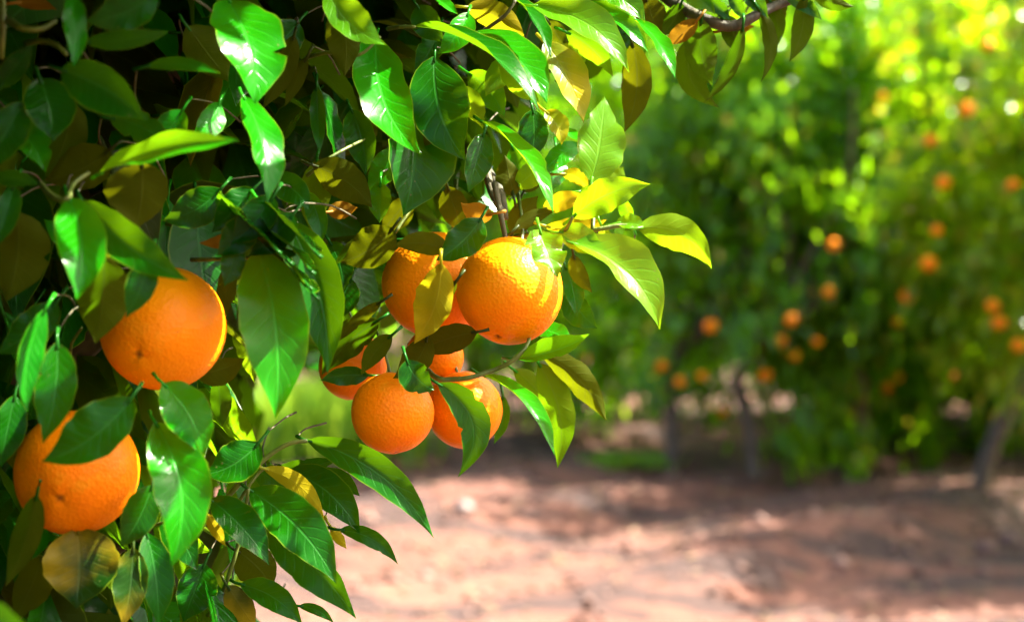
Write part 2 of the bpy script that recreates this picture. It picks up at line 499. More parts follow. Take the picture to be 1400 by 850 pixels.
# hero leaves traced from the photograph: base px, tip px, bend px, half width px, depth, face T/U, material, options
#  bend: offset of the middle of the leaf to the left of the base->tip direction as seen (screen)
HERO = [
 # --- top left, close to the lens
 (215,-8, 116,30, 8, 24, .79,'T','dark',{}),
 (116,58, 234,43, -4, 13, .79,'T','dark',{}),
 (84,96, 200,164, 8, 33, .78,'T','dark',{'cup':.5}),
 (54,108, 72,194, 6, 36, .80,'T','olive',{}),
 (32,140, -22,236, 0, 26, .79,'T','dark',{}),
 (96,-14, 101,93, 4, 17, .78,'T','green',{'roll':.5}),
 (198,92, 302,101, 8, 9, .82,'T','dark',{'roll':.5}),
 (134,239, 326,192, 12, 25, .80,'T','green',{'cup':.55,'roll':-.2,'lit':1}),
 (150,162, 238,204, 8, 22, .84,'T','dark',{}),
 (312,0, 349,142, 12, 46, .86,'T','green',{'cup':.35,'lit':1,'dz':-.035}),
 (332,132, 366,277, 12, 29, .85,'T','green',{'lit':1,'dz':-.04}),
 (255,36, 312,112, 0, 30, .90,'U','olive',{}),
 (0,120, 45,60, 0, 16, .82,'T','dark',{}),
 (20,4, 78,14, 4, 9, .86,'U','tan',{}),
 (150,205, 60,246, 8, 30, .86,'U','olive',{}),
 # --- top, right of the gap
 (464,6, 471,105, 5, 25, .92,'U','olive',{}),
 (446,-14, 528,62, -12, 25, .89,'T','young',{'lit':1}),
 (402,48, 359,149, 5, 18, .93,'U','olive',{}),
 (420,78, 389,146, 0, 10, .94,'U','olive',{}),
 (408,30, 368,80, 0, 22, .95,'T','dark',{}),
 (433,118, 437,212, 0, 13, .97,'T','dark',{}),
 (515,50, 576,211, -22, 36, .94,'T','green',{'cup':.5,'lit':1}),
 (486,81, 548,152, 6, 11, .96,'T','olive',{'roll':.5}),
 (566,37, 740,158, 30, 27, .95,'T','dark',{'cup':.55,'roll':.35,'lit':1}),
 (594,78, 637,220, -14, 39, .98,'T','dark',{}),
 (566,140, 551,296, 8, 47, .99,'T','dark',{'cup':.5}),
 (578,168, 610,259, 6, 13, .99,'U','olive',{}),
 (570,8, 606,58, 0, 21, 1.03,'T','dark',{}),
 (638,10, 718,54, 10, 19, 1.02,'U','yellow',{'lit':1}),
 (592,-6, 626,20, 0, 11, 1.0,'T','green',{'lit':1}),
 (505,150, 470,215, 0, 22, 1.05,'U','olive',{}),
 (690,-12, 753,78, 10, 21, 1.0,'T','dark',{'cup':.5,'roll':.2,'lit':1}),
 (728,8, 860,99, 22, 26, .98,'T','young',{'cup':.5,'lit':1}),
 (650,44, 748,142, 16, 33, 1.0,'T','green',{'lit':1}),
 (686,78, 738,140, -4, 17, .99,'U','young',{'lit':1}),
 (744,58, 798,168, 8, 31, 1.01,'T','yellow',{'lit':1}),
 (748,28, 777,72, 0, 14, 1.03,'U','olive',{}),
 (774,44, 838,105, 8, 17, 1.01,'U','green',{'lit':1}),
 (814,-12, 882,31, 10, 20, 1.0,'T','young',{'lit':1}),
 (796,2, 888,74, 10, 15, 1.0,'T','green',{'cup':.6,'lit':1}),
 (866,26, 923,108, 10, 15, 1.01,'T','green',{'cup':.5,'lit':1}),
 (864,58, 853,182, 12, 22, 1.04,'U','olive',{}),
 (882,-4, 902,58, 0, 19, 1.08,'U','olive',{}),
 (954,27, 905,60, 4, 13, 1.05,'U','tan',{'lit':1}),
 (962,40, 984,148, -32, 22, 1.07,'U','dark',{}),
 (960,26, 974,118, -8, 21, 1.05,'U','dark',{}),
 (1016,36, 962,141, 12, 11, 1.05,'U','dark',{'roll':.3}),
 (1036,10, 1040,113, 16, 11, 1.06,'U','dark',{'roll':.4}),
 (1098,-6, 1079,85, 8, 14, 1.06,'U','dark',{}),
 (1112,-10, 1168,9, -4, 11, 1.06,'U','dark',{}),
 (934,-6, 978,20, 6, 13, 1.05,'T','young',{'lit':1}),
 (998,-8, 1019,28, 0, 9, 1.05,'T','dark',{}),
 (1040,-8, 1072,30, 8, 12, 1.08,'U','olive',{}),
 (990,42, 1032,36, 0, 8, 1.07,'U','tan',{}),
 (932,4, 903,50, 4, 14, 1.07,'U','dark',{}),
 (985,22, 1012,82, 6, 14, 1.06,'U','dark',{}),
 (1054,4, 1064,62, 4, 12, 1.07,'U','dark',{}),
 (1074,-4, 1124,28, 4, 11, 1.06,'T','dark',{}),
 (1010,-14, 1050,26, 4, 13, 1.06,'T','dark',{}),
 (956,-8, 1000,30, 4, 12, 1.05,'T','dark',{}),
 (842,20, 880,86, 4, 16, 1.05,'T','dark',{}),
 (700,60, 716,130, 4, 18, 1.05,'T','dark',{}),
 (640,100, 690,160, 6, 20, 1.03,'T','green',{}),
 (700,200, 712,262, 4, 18, 1.05,'T','green',{}),
 (760,200, 752,262, 4, 16, 1.05,'T','green',{'lit':1}),
 (600,40, 566,100, 4, 18, 1.04,'T','dark',{}),
 (480,150, 500,240, 6, 22, 1.03,'T','dark',{}),
 (450,330, 470,400, 6, 20, 1.03,'T','dark',{}),
 (540,200, 500,262, 6, 20, 1.04,'T','green',{}),
 # --- bright tuft on the right
 (808,249, 826,132, -4, 33, 1.01,'T','young',{'lit':1,'dz':.02}),
 (783,297, 889,252, 10, 26, .98,'T','young',{'lit':1,'cup':.2,'dz':-.02}),
 (872,312, 973,368, 22, 27, 1.0,'U','young',{'lit':1,'cup':.35}),
 (842,306, 884,312, 4, 13, 1.0,'T','young',{'lit':1}),
 (784,333, 902,450, 24, 36, .98,'T','young',{'lit':1,'cup':.5,'roll':.15}),
 (738,314, 763,379, -2, 31, .935,'T','young',{'lit':1,'cup':.3,'wave':.25,'dz':-.02}),
 (746,309, 830,300, -8, 15, 1.02,'U','yellow',{'lit':1}),
 (822,308, 834,337, 0, 9, 1.02,'U','young',{'lit':1}),
 (658,298, 596,356, 6, 23, .95,'T','dark',{'wave':.2}),
 (674,292, 630,277, 6, 15, .98,'U','tan',{}),
 (658,166, 757,293, 16, 21, .96,'T','green',{'cup':.6,'roll':.2,'lit':1}),
 (662,182, 640,264, 0, 20, 1.0,'T','dark',{}),
 (794,198, 739,242, -6, 15, 1.03,'T','green',{'lit':1}),
 (728,150, 726,220, 4, 21, 1.03,'T','dark',{}),
 (745,152, 768,198, 6, 15, 1.02,'T','yellow',{'lit':1}),
 (760,170, 792,192, 0, 14, 1.03,'T','green',{'lit':1}),
 (702,268, 690,212, 0, 18, 1.03,'U','olive',{}),
 (700,320, 736,268, 4, 16, 1.03,'U','olive',{}),
 (704,313, 760,289, 6, 11, 1.02,'U','olive',{}),
 (768,238, 804,262, 8, 13, 1.03,'U','yellow',{'lit':1}),
 (838,252, 852,228, 0, 11, 1.03,'U','young',{'lit':1}),
 (864,306, 848,262, 0, 10, 1.02,'T','green',{'roll':.4}),
 (716,262, 742,212, 0, 19, 1.06,'U','olive',{}),
 (776,398, 817,449, -4, 20, 1.07,'T','dark',{}),
 (784,348, 810,400, -4, 12, 1.04,'U','olive',{}),
 (772,362, 788,434, 4, 15, 1.06,'T','dark',{}),
 # --- middle, dark interior
 (370,244, 424,288, 8, 22, .92,'T','dark',{}),
 (418,262, 437,337, 8, 15, .93,'T','dark',{}),
 (354,274, 386,350, 8, 18, .88,'T','green',{}),
 (392,302, 448,510, 18, 38, .91,'T','dark',{'cup':.4}),
 (352,340, 377,573, 14, 49, .86,'T','green',{'cup':.28,'dz':-.035,'lit':.5}),
 (428,226, 509,284, 8, 25, .98,'U','olive',{}),
 (448,290, 489,284, 0, 11, 1.02,'U','tan',{}),
 (537,312, 465,358, 8, 27, 1.0,'U','olive',{}),
 (542,328, 456,362, -8, 20, 1.02,'U','olive',{}),
 (520,250, 519,305, 0, 15, 1.0,'T','green',{}),
 (614,344, 537,337, -8, 16, .955,'U','olive',{}),
 (603,360, 566,470, 10, 30, .935,'U','yellow',{'cup':.35,'wave':.12}),
 (624,384, 572,427, 4, 13, .95,'U','olive',{}),
 (584,460, 537,517, 10, 23, .97,'U','olive',{}),
 (536,458, 494,512, -4, 16, .99,'U','olive',{}),
 (522,412, 456,472, -4, 9, .98,'U','olive',{'roll':.3}),
 (517,438, 440,512, -6, 25, 1.01,'U','olive',{}),
 (504,513, 438,520, -4, 13, 1.0,'T','dark',{}),
 (556,492, 594,533, -6, 20, .955,'T','dark',{}),
 (652,454, 568,482, -4, 20, .978,'U','olive',{}),
 (598,524, 626,652, 36, 24, .95,'T','dark',{}),
 (687,540, 675,607, 6, 11, 1.06,'T','dark',{}),
 (700,490, 806,456, -8, 19, .98,'T','green',{'lit':1,'cup':.5}),
 (740,484, 829,575, 12, 22, 1.03,'U','olive',{'lit':1,'cup':.6}),
 (658,512, 758,622, 18, 18, .98,'T','green',{'lit':1,'cup':.6,'roll':.2}),
 (736,496, 762,640, 16, 23, 1.04,'U','green',{}),
 (702,505, 770,600, 10, 18, 1.06,'U','green',{}),
 (480,380, 455,440, 0, 20, 1.06,'T','dark',{}),
 (612,255, 632,320, 0, 18, 1.05,'U','olive',{}),
 (560,270, 520,320, 0, 18, 1.06,'U','olive',{}),
 # --- left middle
 (93,270, 104,410, 14, 31, .78,'T','green',{'dz':-.03}),
 (194,222, 186,314, 3, 44, .83,'U','olive',{'cup':.15}),
 (112,274, 258,384, -12, 25, .805,'T','dark',{'cup':.3}),
 (168,308, 103,364, 4, 18, .85,'U','olive',{}),
 (142,350, 130,470, 4, 33, .83,'U','olive',{}),
 (206,350, 172,434, 4, 23, .80,'T','dark',{}),
 (302,258, 222,302, 8, 23, .89,'T','dark',{}),
 (347,258, 290,318, 0, 23, .89,'T','dark',{}),
 (332,318, 272,332, 6, 10, .89,'U','tan',{}),
 (22,290, 8,412, 8, 40, .83,'U','olive',{}),
 (20,252, -6,340, 0, 16, .80,'T','dark',{}),
 (-10,246, 54,252, 4, 11, .80,'T','dark',{}),
 (100,140, 62,250, 6, 28, .86,'U','olive',{}),
 (312,358, 298,444, 4, 13, .92,'U','olive',{}),
 (62,422, 37,565, -12, 18, .80,'T','green',{'roll':.3}),
 (78,468, 58,606, 8, 28, .81,'T','dark',{}),
 (78,412, -6,484, 8, 25, .83,'T','dark',{}),
 (180,543, 56,631, 14, 36, .795,'T','dark',{'cup':.2}),
 (222,524, 279,626, 12, 31, .84,'T','green',{}),
 (268,512, 335,489, -4, 19, .92,'U','olive',{}),
 (298,518, 304,584, 0, 15, .95,'U','olive',{}),
 (318,458, 348,524, 6, 16, 1.05,'U','young',{'lit':1}),
 (212,578, 234,774, 26, 45, .83,'T','green',{'cup':.4,'dz':-.03}),
 (354,605, 278,649, 8, 25, .93,'T','dark',{}),
 (50,676, 7,802, 6, 21, .84,'U','olive',{}),
 (106,722, 104,832, 4, 47, .86,'T','mottled',{}),
 (182,748, 168,856, 4, 27, .87,'T','mottled',{}),
 (200,728, 216,856, 6, 21, .88,'T','dark',{}),
 (208,662, 164,748, 6, 23, .86,'T','dark',{}),
 (286,682, 368,772, 8, 26, .93,'T','dark',{}),
 (282,702, 309,747, 0, 9, .95,'U','yellow',{}),
 (322,752, 374,808, 6, 25, .99,'U','olive',{}),
 (230,690, 270,780, 0, 24, .92,'T','dark',{}),
 (60,760, 20,850, 0, 24, .88,'U','olive',{}),
 (280,770, 250,850, 0, 26, .95,'T','dark',{}),
 (310,800, 350,860, 0, 20, .96,'U','mottled',{}),
 (20,540, 0,640, 0, 22, .86,'T','dark',{}),
 (374,268, 316,334, 4, 25, .868,'T','dark',{}),  # this leaf and the next three are added to block sun from the left orange
 (402,292, 340,350, 4, 24, .875,'T','dark',{}),
 (350,296, 296,350, 4, 22, .868,'T','dark',{}),
 (322,330, 306,392, 4, 20, .866,'T','dark',{}),
 # --- more of the sunlit shoots
 (706,258, 764,222, 6, 17, 1.03,'T','young',{'lit':1}),
 (742,288, 806,272, 6, 14, 1.025,'T','yellow',{'lit':1}),
 (792,262, 846,280, 6, 13, 1.03,'U','young',{'lit':1}),
 (640,18, 598,74, 6, 18, 1.0,'T','green',{'lit':1}),
 (712,84, 664,132, -6, 18, 1.01,'T','young',{'lit':1}),
 (770,100, 790,40, -6, 18, 1.05,'U','young',{'lit':1}),
 (620,120, 660,176, 6, 18, 1.02,'U','young',{'lit':1}),
 (762,318, 822,352, 8, 18, .99,'T','young',{'lit':1}),
 (724,448, 784,470, 6, 15, 1.03,'T','green',{'lit':1}),
 (300,140, 262,190, 6, 18, .89,'T','green',{'lit':1}),
 (130,330, 60,300, 6, 20, .88,'T','green',{}),
 (20,170, 62,236, 6, 22, .85,'T','green',{}),
 (250,150, 200,206, 4, 20, .87,'T','green',{}),
 # --- lower spray
 (420,602, 593,735, 24, 26, .95,'T','dark',{'cup':.3,'lit':.3}),
 (360,640, 444,712, 14, 14, .95,'U','yellow',{}),
 (340,669, 461,798, 14, 32, .935,'T','dark',{'cup':.25}),
 (394,643, 493,730, 14, 26, .98,'T','dark',{}),
 (430,652, 492,678, 8, 15, .99,'T','dark',{}),
 (464,724, 544,771, 12, 13, .97,'T','dark',{}),
 (452,720, 474,750, 0, 9, .99,'U','yellow',{}),
 (358,718, 487,845, 10, 26, .955,'T','dark',{'cup':.3}),
 (328,798, 414,854, 10, 18, .96,'T','dark',{}),
 (408,828, 457,852, 6, 7, .98,'T','dark',{}),
 (376,642, 464,624, -6, 15, 1.0,'T','dark',{}),
 (345,640, 420,690, 4, 18, 1.02,'T','dark',{}),
]

def px_bend(x0, y0, x1, y1, b):
    dx, dy = x1 - x0, y1 - y0
    L = math.hypot(dx, dy) + 1e-9
    # left of the travel direction on screen (y down)
    return (x0 + x1) / 2 + dy / L * b * 2, (y0 + y1) / 2 - dx / L * b * 2

tree = empty('orange_tree', (-0.75, 1.25, 0.0))
bpy.context.view_layer.update()
tag(tree, 'large leafy orange tree in sharp focus filling the left half', 'orange tree')

hero_c, hero_lit, twig_jobs = [], [], []
for i, (x0, y0, x1, y1, b, w, d, face, mat, op) in enumerate(HERO):
    r = random.Random(i * 13 + 5)
    if mat == 'olive' and (x0 < 330 or (430 < x0 < 590 and 300 < y0 < 520)) and i % 2: mat = 'dark'
    ln = math.hypot(x1 - x0, y1 - y0) / FPX * d
    lit = op.get('lit', 0) >= 1
    lt = lit and mat in ('green', 'dark')
    dz = op.get('dz', (-0.62 if lt and face == 'T' else -0.22 if face == 'T' else 0.2) * ln * r.uniform(.6, 1.4))
    cx, cy = px_bend(x0, y0, x1, y1, b)
    P0 = at(x0, y0, d - dz * .5); P1 = at(x1, y1, d + dz * .5)
    arch = (-0.24 if lt and face == 'T' else -0.10 if face == 'T' else 0.08) * ln * r.uniform(.4, 1.3)
    C = at(cx, cy, d + arch)
    mid = (P0 + P1) / 2
    f = to_cam(mid) * (1 if face == 'T' else -1)
    if lt and face == 'T':
        f = f + 0.9 * np.array(SUN)
    elif lit:
        f = f + (0.5 if face == 'T' else 0.35) * np.array(SUN)
    roll = op.get('roll', r.uniform(-.25, .25))
    cup = op.get('cup', r.uniform(.15, .38))
    hw = w / FPX * d / max(math.cos(roll) * math.cos(cup * .8), .4)
    V, UV, F = leaf_geo(P0, C, P1, hw, f, roll, cup, op.get('wave', r.uniform(.04, .13)), 18, 8, i, .009)
    me = mesh_np('leaf', V, F, UV, np.full(len(V), r.random()))
    o = link('leaf', me, M[mat], tree)
    hero_c.append(np.array(mid))
    if op.get('lit'):
        pts = [np.array(P0.lerp(P1, q)) for q in ((.45, .75) if op['lit'] >= 1 else (.8, .95))]
        hero_lit += pts
    on_fruit = any(math.hypot(x0 - q[0], y0 - q[1]) < q[2] * 1.7 and d < q[3] + .05 for q in ORANGES)
    if not lit and not on_fruit: twig_jobs.append((P0, (P0 - C).normalized()))
hero_c = np.array(hero_c)
hero_lit += [np.array(at(x_, y_, .97)) for x_, y_ in ((705, 335), (722, 342), (690, 330))]

# extra leaves added on the sun rays, only to shade the left fruit
for k_, (x_, y_, t_) in enumerate(((262, 392, .050), (284, 400, .046), (300, 428, .055), (304, 440, .05), (306, 462, .055), (302, 415, .06))):
    c_ = at(x_, y_, .868) + SUN * t_
    T_ = Vector((-.5, .25, -.2)); T_ = (T_ - SUN * T_.dot(SUN)).normalized()
    V, UV, F = leaf_geo(c_ - T_ * .042, c_ + SUN * .006, c_ + T_ * .042, .021, SUN, 0, .15, .05, 12, 6, 900 + k_, .009)
    link('leaf', mesh_np('leaf', V, F, UV, np.full(len(V), .3)), M['dark'], tree)

# ------------------------------------------------------------------ hidden depth of the crown
CC = np.array((-0.75, 1.22, 1.78)); CR = np.array((0.97, 0.86, 1.18))
MASK = [(-400, -300), (880, -300), (850, 5), (815, 70), (760, 150), (735, 230), (700, 300), (640, 330), (590, 400), (545, 455), (500, 500), (430, 505),
        (375, 500), (330, 560), (345, 600), (420, 640), (420, 700), (370, 760), (320, 800), (360, 900), (300, 1200), (-400, 1200)]
def in_poly(px, py, poly=MASK):
    inside = np.zeros(len(px), bool)
    n = len(poly)
    for i in range(n):
        xa, ya = poly[i]; xb, yb = poly[(i + 1) % n]
        cond = ((ya > py) != (yb > py)) & (px < (xb - xa) * (py - ya) / (yb - ya + 1e-9) + xa)
        inside ^= cond
    return inside
def project(p):
    y = np.maximum(p[:, 1], 1e-3)
    return 700 + p[:, 0] / y * FPX, 425 - (p[:, 2] - CAM.z) / y * FPX

NF = 42000
q = rng.normal(size=(NF, 3)); q /= np.linalg.norm(q, axis=1, keepdims=True)
rad = rng.random(NF) ** (1 / 2.4)
base = CC + q * rad[:, None] * CR * (1 + 0.10 * np.sin(q[:, :1] * 7 + 3 * q[:, 2:]))
T = q * np.array((1, 1, .4)) * 0.8 + rng.normal(size=(NF, 3)) * 0.55 + np.array((0, 0, -0.75))
T /= np.linalg.norm(T, axis=1, keepdims=True)
LEN = rng.uniform(.06, .105, NF)
tip = base + T * LEN[:, None]
face = q * 0.5 + np.array((0, 0, .8)) + rng.normal(size=(NF, 3)) * 0.45
# fill leaves moved onto the sun rays, added to shade the inner fruit
nb = 0; shade_ids = []
for (x_, y_, r_, d_, *_r) in ORANGES[1:]:
    c0 = np.array(at(x_, y_, d_))
    for _ in range(90):
        t_ = rng.uniform(.28, .85)
        pass
        p = c0 + np.array(SUN) * t_ + rng.normal(size=3) * .045
        base[nb] = p; tip[nb] = p + T[nb] * LEN[nb]; face[nb] = np.array(SUN) + rng.normal(size=3) * .35; nb += 1
keep = (base[:, 2] > 0.45)
ctr = (base + tip) / 2
dist = np.linalg.norm(ctr - np.array(CAM), axis=1)
keep &= dist > 0.42
for p in (base, ctr, tip):
    px, py = project(p)
    inframe = (px > -60) & (px < 1460) & (py > -25) & (py < 880) & (p[:, 1] > 0.05)
    inside = in_poly(px, py)
    lim = np.interp(px, [0, 200, 400, 600, 800], [.86, .90, .97, 1.06, 1.09])
    keep &= ~inframe | (inside & (p[:, 1] > lim))
# leave open the gaps through which the sun reaches the lit leaves
sdir = np.array(SUN)
for h in hero_lit:
    rel = ctr - h
    along = rel @ sdir
    perp = np.linalg.norm(rel - along[:, None] * sdir, axis=1)
    keep &= ~((along > 0.03) & (perp < 0.036))
ids = np.nonzero(keep)[0]
px, py = project(ctr)
vis = (px[ids] > 0) & (px[ids] < 1400) & (py[ids] > 0) & (py[ids] < 850)
order = np.argsort(np.where(vis, ctr[ids][:, 1], 99))
N_IND = 294 - len(HERO)
ind_ids = ids[order[:N_IND]]
rest_ids = ids[order[N_IND:]]
fill_mats = ['dark', 'green', 'dark', 'olive', 'green', 'dark']
for k in ind_ids:
    k = int(k)
    mid = ctr[k] + np.array((0, 0, .012))
    V, UV, F = leaf_geo(base[k], mid, tip[k], LEN[k] * rng.uniform(.2, .27), face[k], 0, rng.uniform(.1, .4), .06, 8, 4, k)
    me = mesh_np('leaf', V, F, UV, np.full(len(V), rng.random()))
    link('leaf', me, M[fill_mats[k % len(fill_mats)]], tree)

def leaf_cloud(B, Tp, Fc, hw, tints):
    """many simple folded leaves in one mesh: 3 stations x (left, mid, right) + base + tip"""
    n = len(B)
    D = Tp - B
    Ln = np.linalg.norm(D, axis=1, keepdims=True); T = D / Ln
    nrm = Fc - T * np.sum(Fc * T, axis=1, keepdims=True)
    nrm /= np.linalg.norm(nrm, axis=1, keepdims=True) + 1e-9
    S = np.cross(nrm, T)
    verts = np.zeros((n, 8, 3)); uv = np.zeros((n, 8, 2))
    h = hw[:, None]
    verts[:, 0] = B; uv[:, 0] = (.5, 0)
    for j, (t, w, droop) in enumerate(((.32, .92, .05), (.68, .8, .05))):
        c = B + D * t + nrm * Ln * droop
        verts[:, 1 + 3 * j] = c - S * h * w + nrm * h * .25
        verts[:, 2 + 3 * j] = c
        verts[:, 3 + 3 * j] = c + S * h * w + nrm * h * .25
        uv[:, 1 + 3 * j] = (0.04, t); uv[:, 2 + 3 * j] = (.5, t); uv[:, 3 + 3 * j] = (.96, t)
    verts[:, 7] = Tp; uv[:, 7] = (.5, 1)
    tri = np.array(((0, 2, 1), (0, 3, 2), (1, 2, 5), (1, 5, 4), (2, 3, 6), (2, 6, 5), (4, 5, 7), (5, 6, 7)))
    tri = tri[:, ::-1]
    faces = (tri[None] + (np.arange(n) * 8)[:, None, None]).reshape(-1, 3)
    return mesh_np('foliage', verts.reshape(-1, 3), faces, uv.reshape(-1, 2), np.repeat(tints, 8))

cl = leaf_cloud(base[rest_ids], tip[rest_ids], face[rest_ids], LEN[rest_ids] * .24, rng.random(len(rest_ids)))
fo = link('foliage', cl, M['dark'], tree)
tag(fo, kind='stuff')

# trunk, limbs, twigs of the near tree
def add_tube(name, pts, r0, r1, mat, parent, sides=8, n=4, jit=0.0):
    P = smooth_path(pts, n, jit)
    m = len(P)
    v, f = tube(P, [r0 + (r1 - r0) * i / (m - 1) for i in range(m)], sides)
    return link(name, mesh_np(name, [tuple(x) for x in v], f), mat, parent)

add_tube('trunk', [(-.76, 1.26, -.1), (-.75, 1.25, .2), (-.77, 1.23, .5), (-.74, 1.24, .8)], .085, .06, M['bark'], tree, 12, 5, .004)
LIMBS = [
 [(-.74, 1.24, .75), (-.60, 1.20, 1.0), (-.38, 1.18, 1.25), (-.18, 1.20, 1.45), (.02, 1.24, 1.52), (.12, 1.22, 1.42)],
 [(-.74, 1.24, .75), (-.55, 1.10, .95), (-.35, 1.02, 1.10), (-.22, 1.0, 1.18)],
 [(-.74, 1.24, .78), (-.72, 1.25, 1.3), (-.68, 1.28, 1.8), (-.6, 1.2, 2.4)],
 [(-.74, 1.24, .78), (-.85, 1.0, 1.1), (-.7, .85, 1.5), (-.5, .8, 1.8)],
 [(-.74, 1.24, .78), (-1.0, 1.3, 1.2), (-1.3, 1.35, 1.6), (-1.45, 1.3, 2.0)],
 [(-.74, 1.24, .78), (-.7, 1.5, 1.2), (-.6, 1.8, 1.7)],
 [(-.74, 1.24, .7), (-.55, 1.12, .78), (-.38, 1.02, .92), (-.25, .98, 1.0)],
]
limb_pts = []
for lp in LIMBS:
    add_tube('limb', lp, .034, .007, M['bark'], tree, 8, 5, .006)
    limb_pts += smooth_path(lp, 5)
limb_pts = [p for p in limb_pts]

TWIGS = [  # px polyline with depth, radius m, material
 ([(240,760,.99), (306,684,.96), (340,648,.95), (368,622,.95), (395,606,.95), (420,602,.95)], .0017, 'twig'),
 ([(285,840,.99), (303,812,.97), (318,770,.96), (326,742,.96), (332,712,.955), (340,668,.94)], .0014, 'twig'),
 ([(306,720,.98), (335,672,.95), (352,648,.95), (362,640,.95)], .0011, 'twig'),
 ([(560,470,1.08), (592,513,1.0), (620,518,.99), (645,515,.985), (676,505,.985), (702,492,.98), (722,468,.985), (728,430,1.03)], .0016, 'twig'),
 ([(676,250,1.0), (686,300,.995), (692,330,.995)], .0020, 'twig_brown'),
 ([(640,200,1.12), (662,225,1.05), (672,262,1.02), (688,292,1.0)], .0030, 'twig_brown'),
 ([(600,170,1.16), (650,215,1.08), (682,258,1.03), (690,300,1.02)], .0035, 'twig_brown'),
 ([(700,325,1.04), (735,320,1.02), (770,320,1.01), (815,314,1.0), (850,308,1.0), (880,313,1.0)], .0018, 'twig'),
 ([(765,322,1.0), (775,312,.99), (783,296,.985)], .0013, 'twig'),
 ([(810,315,1.0), (812,280,1.01), (808,247,1.01)], .0013, 'twig'),
 ([(880,-30,1.13), (915,0,1.09), (945,18,1.07), (972,30,1.06), (1002,36,1.06), (1032,22,1.06), (1070,4,1.07), (1112,-8,1.07)], .0042, 'twig_brown'),
 ([(645,60,1.05), (662,42,1.03), (690,22,1.02), (705,0,1.02)], .0014, 'twig_brown'),
 ([(262,355,.92), (300,354,.90), (350,352,.88)], .0013, 'twig'),
 ([(2,-20,.80), (4,30,.79), (2,80,.80)], .0018, 'twig'),
 ([(12,28,.79), (28,38,.78), (55,40,.78), (76,28,.79)], .0016, 'twig'),
 ([(36,60,.82), (60,56,.80), (80,64,.79), (92,76,.79)], .0014, 'twig'),
 ([(55,250,.84), (72,268,.80), (92,272,.78), (100,252,.80), (122,236,.81)], .0014, 'twig'),
 ([(418,80,.96), (450,72,.94), (490,76,.93), (520,50,.93)], .0012, 'twig'),
 ([(530,40,.98), (548,37,.96), (568,37,.955)], .0013, 'twig'),
 ([(420,240,1.0), (445,220,.99), (475,202,1.0), (500,190,1.03)], .0012, 'twig'),
 ([(95,500,.92), (98,470,.90), (112,448,.88)], .0010, 'twig'),
 ([(540,318,1.02), (562,285,1.03), (580,255,1.05)], .0010, 'twig'),
 ([(205,720,.93), (228,712,.91), (240,706,.9)], .0010, 'twig'),
]
for pts, r, mt in TWIGS:
    add_tube('twig', [at(*p) for p in pts], r * 1.25, r * .8, M[mt], tree, 7, 4)
# short shoots that carry the remaining leaves back to the limbs
SV, SF = [], []
for P0, bk in twig_jobs:
    st = P0 + bk * .008 + Vector((0, .007, .001))
    e = st + bk * .010 + Vector((random.uniform(-.02, .02), .09, random.uniform(-.02, .02)))
    m1 = st.lerp(e, .45) + bk * .004
    pts = smooth_path([st, m1, e], 3)
    v, f = tube(pts, [0.0005 + .0004 * i / len(pts) for i in range(len(pts))], 5)
    o = len(SV); SV += [tuple(x) for x in v]; SF += [tuple(i + o for i in qf) for qf in f]
sh = link('fine_twigs', mesh_np('fine_twigs', SV, SF), M['twig_brown'], tree)
tag(sh, kind='stuff')

# ------------------------------------------------------------------ oranges
def orange_geo(R, seg=48, ring=32, seed=0, navel=0.07, squash=0.97):
    """local z axis: stem end up, blossom end down"""
    r = np.random.default_rng(seed)
    V, A, F = [], [], []
    ph = r.uniform(0, 6.28, 6)
    for i in range(ring + 1):
        th = math.pi * i / ring
        for j in range(seg):
            a = 2 * math.pi * j / seg
            x, y, z = math.sin(th) * math.cos(a), math.sin(th) * math.sin(a), math.cos(th)
            k = 1 + .012 * math.sin(2 * a + ph[0]) * math.sin(th) + .008 * math.sin(3 * a + 2 * z + ph[1]) + .008 * math.sin(4 * z + ph[2] + a)
            k -= .075 * math.exp(-(th / .20) ** 2)                    # dip at the stem
            k += .010 * math.cos(5 * a + ph[3]) * math.exp(-((th - .3) / .2) ** 2)
            u = math.pi - th
            k -= .030 * math.exp(-(u / .075) ** 2)
            V.append((R * k * x, R * k * y, R * k * z * squash))
            A.append(max(0.0, 1 - (u / navel) ** 1.5) * .9 if u < navel else 0.0)
    for i in range(ring):
        for j in range(seg):
            j2 = (j + 1) % seg
            F.append((i * seg + j, (i + 1) * seg + j, (i + 1) * seg + j2, i * seg + j2))
    return mesh_np('orange', V, F, extra={'navel': A})

def calyx_geo(R):
    V, F = [], []
    n = 10
    V.append((0, 0, R * .925))
    for j in range(n):
        a = 2 * math.pi * j / n
        rr = R * (.16 if j % 2 == 0 else .09)
        V.append((rr * math.cos(a), rr * math.sin(a), R * (.915 if j % 2 == 0 else .92)))
    F += [(0, 1 + j, 1 + (j + 1) % n) for j in range(n)]
    v, f = tube([(0, 0, R * .90), (0, 0, R * 1.0), (R * .03, 0, R * 1.22), (R * .12, R * .05, R * 1.6), (R * .3, R * .1, R * 2.1)], [R * .06, R * .045, R * .036, R * .034, R * .04], 8)
    o = len(V); V += [tuple(x) for x in v]; F += [tuple(i + o for i in q) for q in f]
    return mesh_np('stem', V, F)

for i, (x, y, r, d, ax, mt, sq, lab) in enumerate(ORANGES):
    R = r / FPX * d
    o = link('orange', orange_geo(R, seed=i, squash=sq, navel=.075), M[mt])
    o.location = at(x, y, d)
    o.rotation_euler = Vector(ax).normalized().to_track_quat('-Z', 'Y').to_euler()
    tag(o, lab, 'orange', 'oranges on the near tree')
    bpy.context.view_layer.update()
    s = bpy.data.objects.new('stem', calyx_geo(R)); COL.objects.link(s)
    s.data.materials.append(M['twig']); s.parent = o

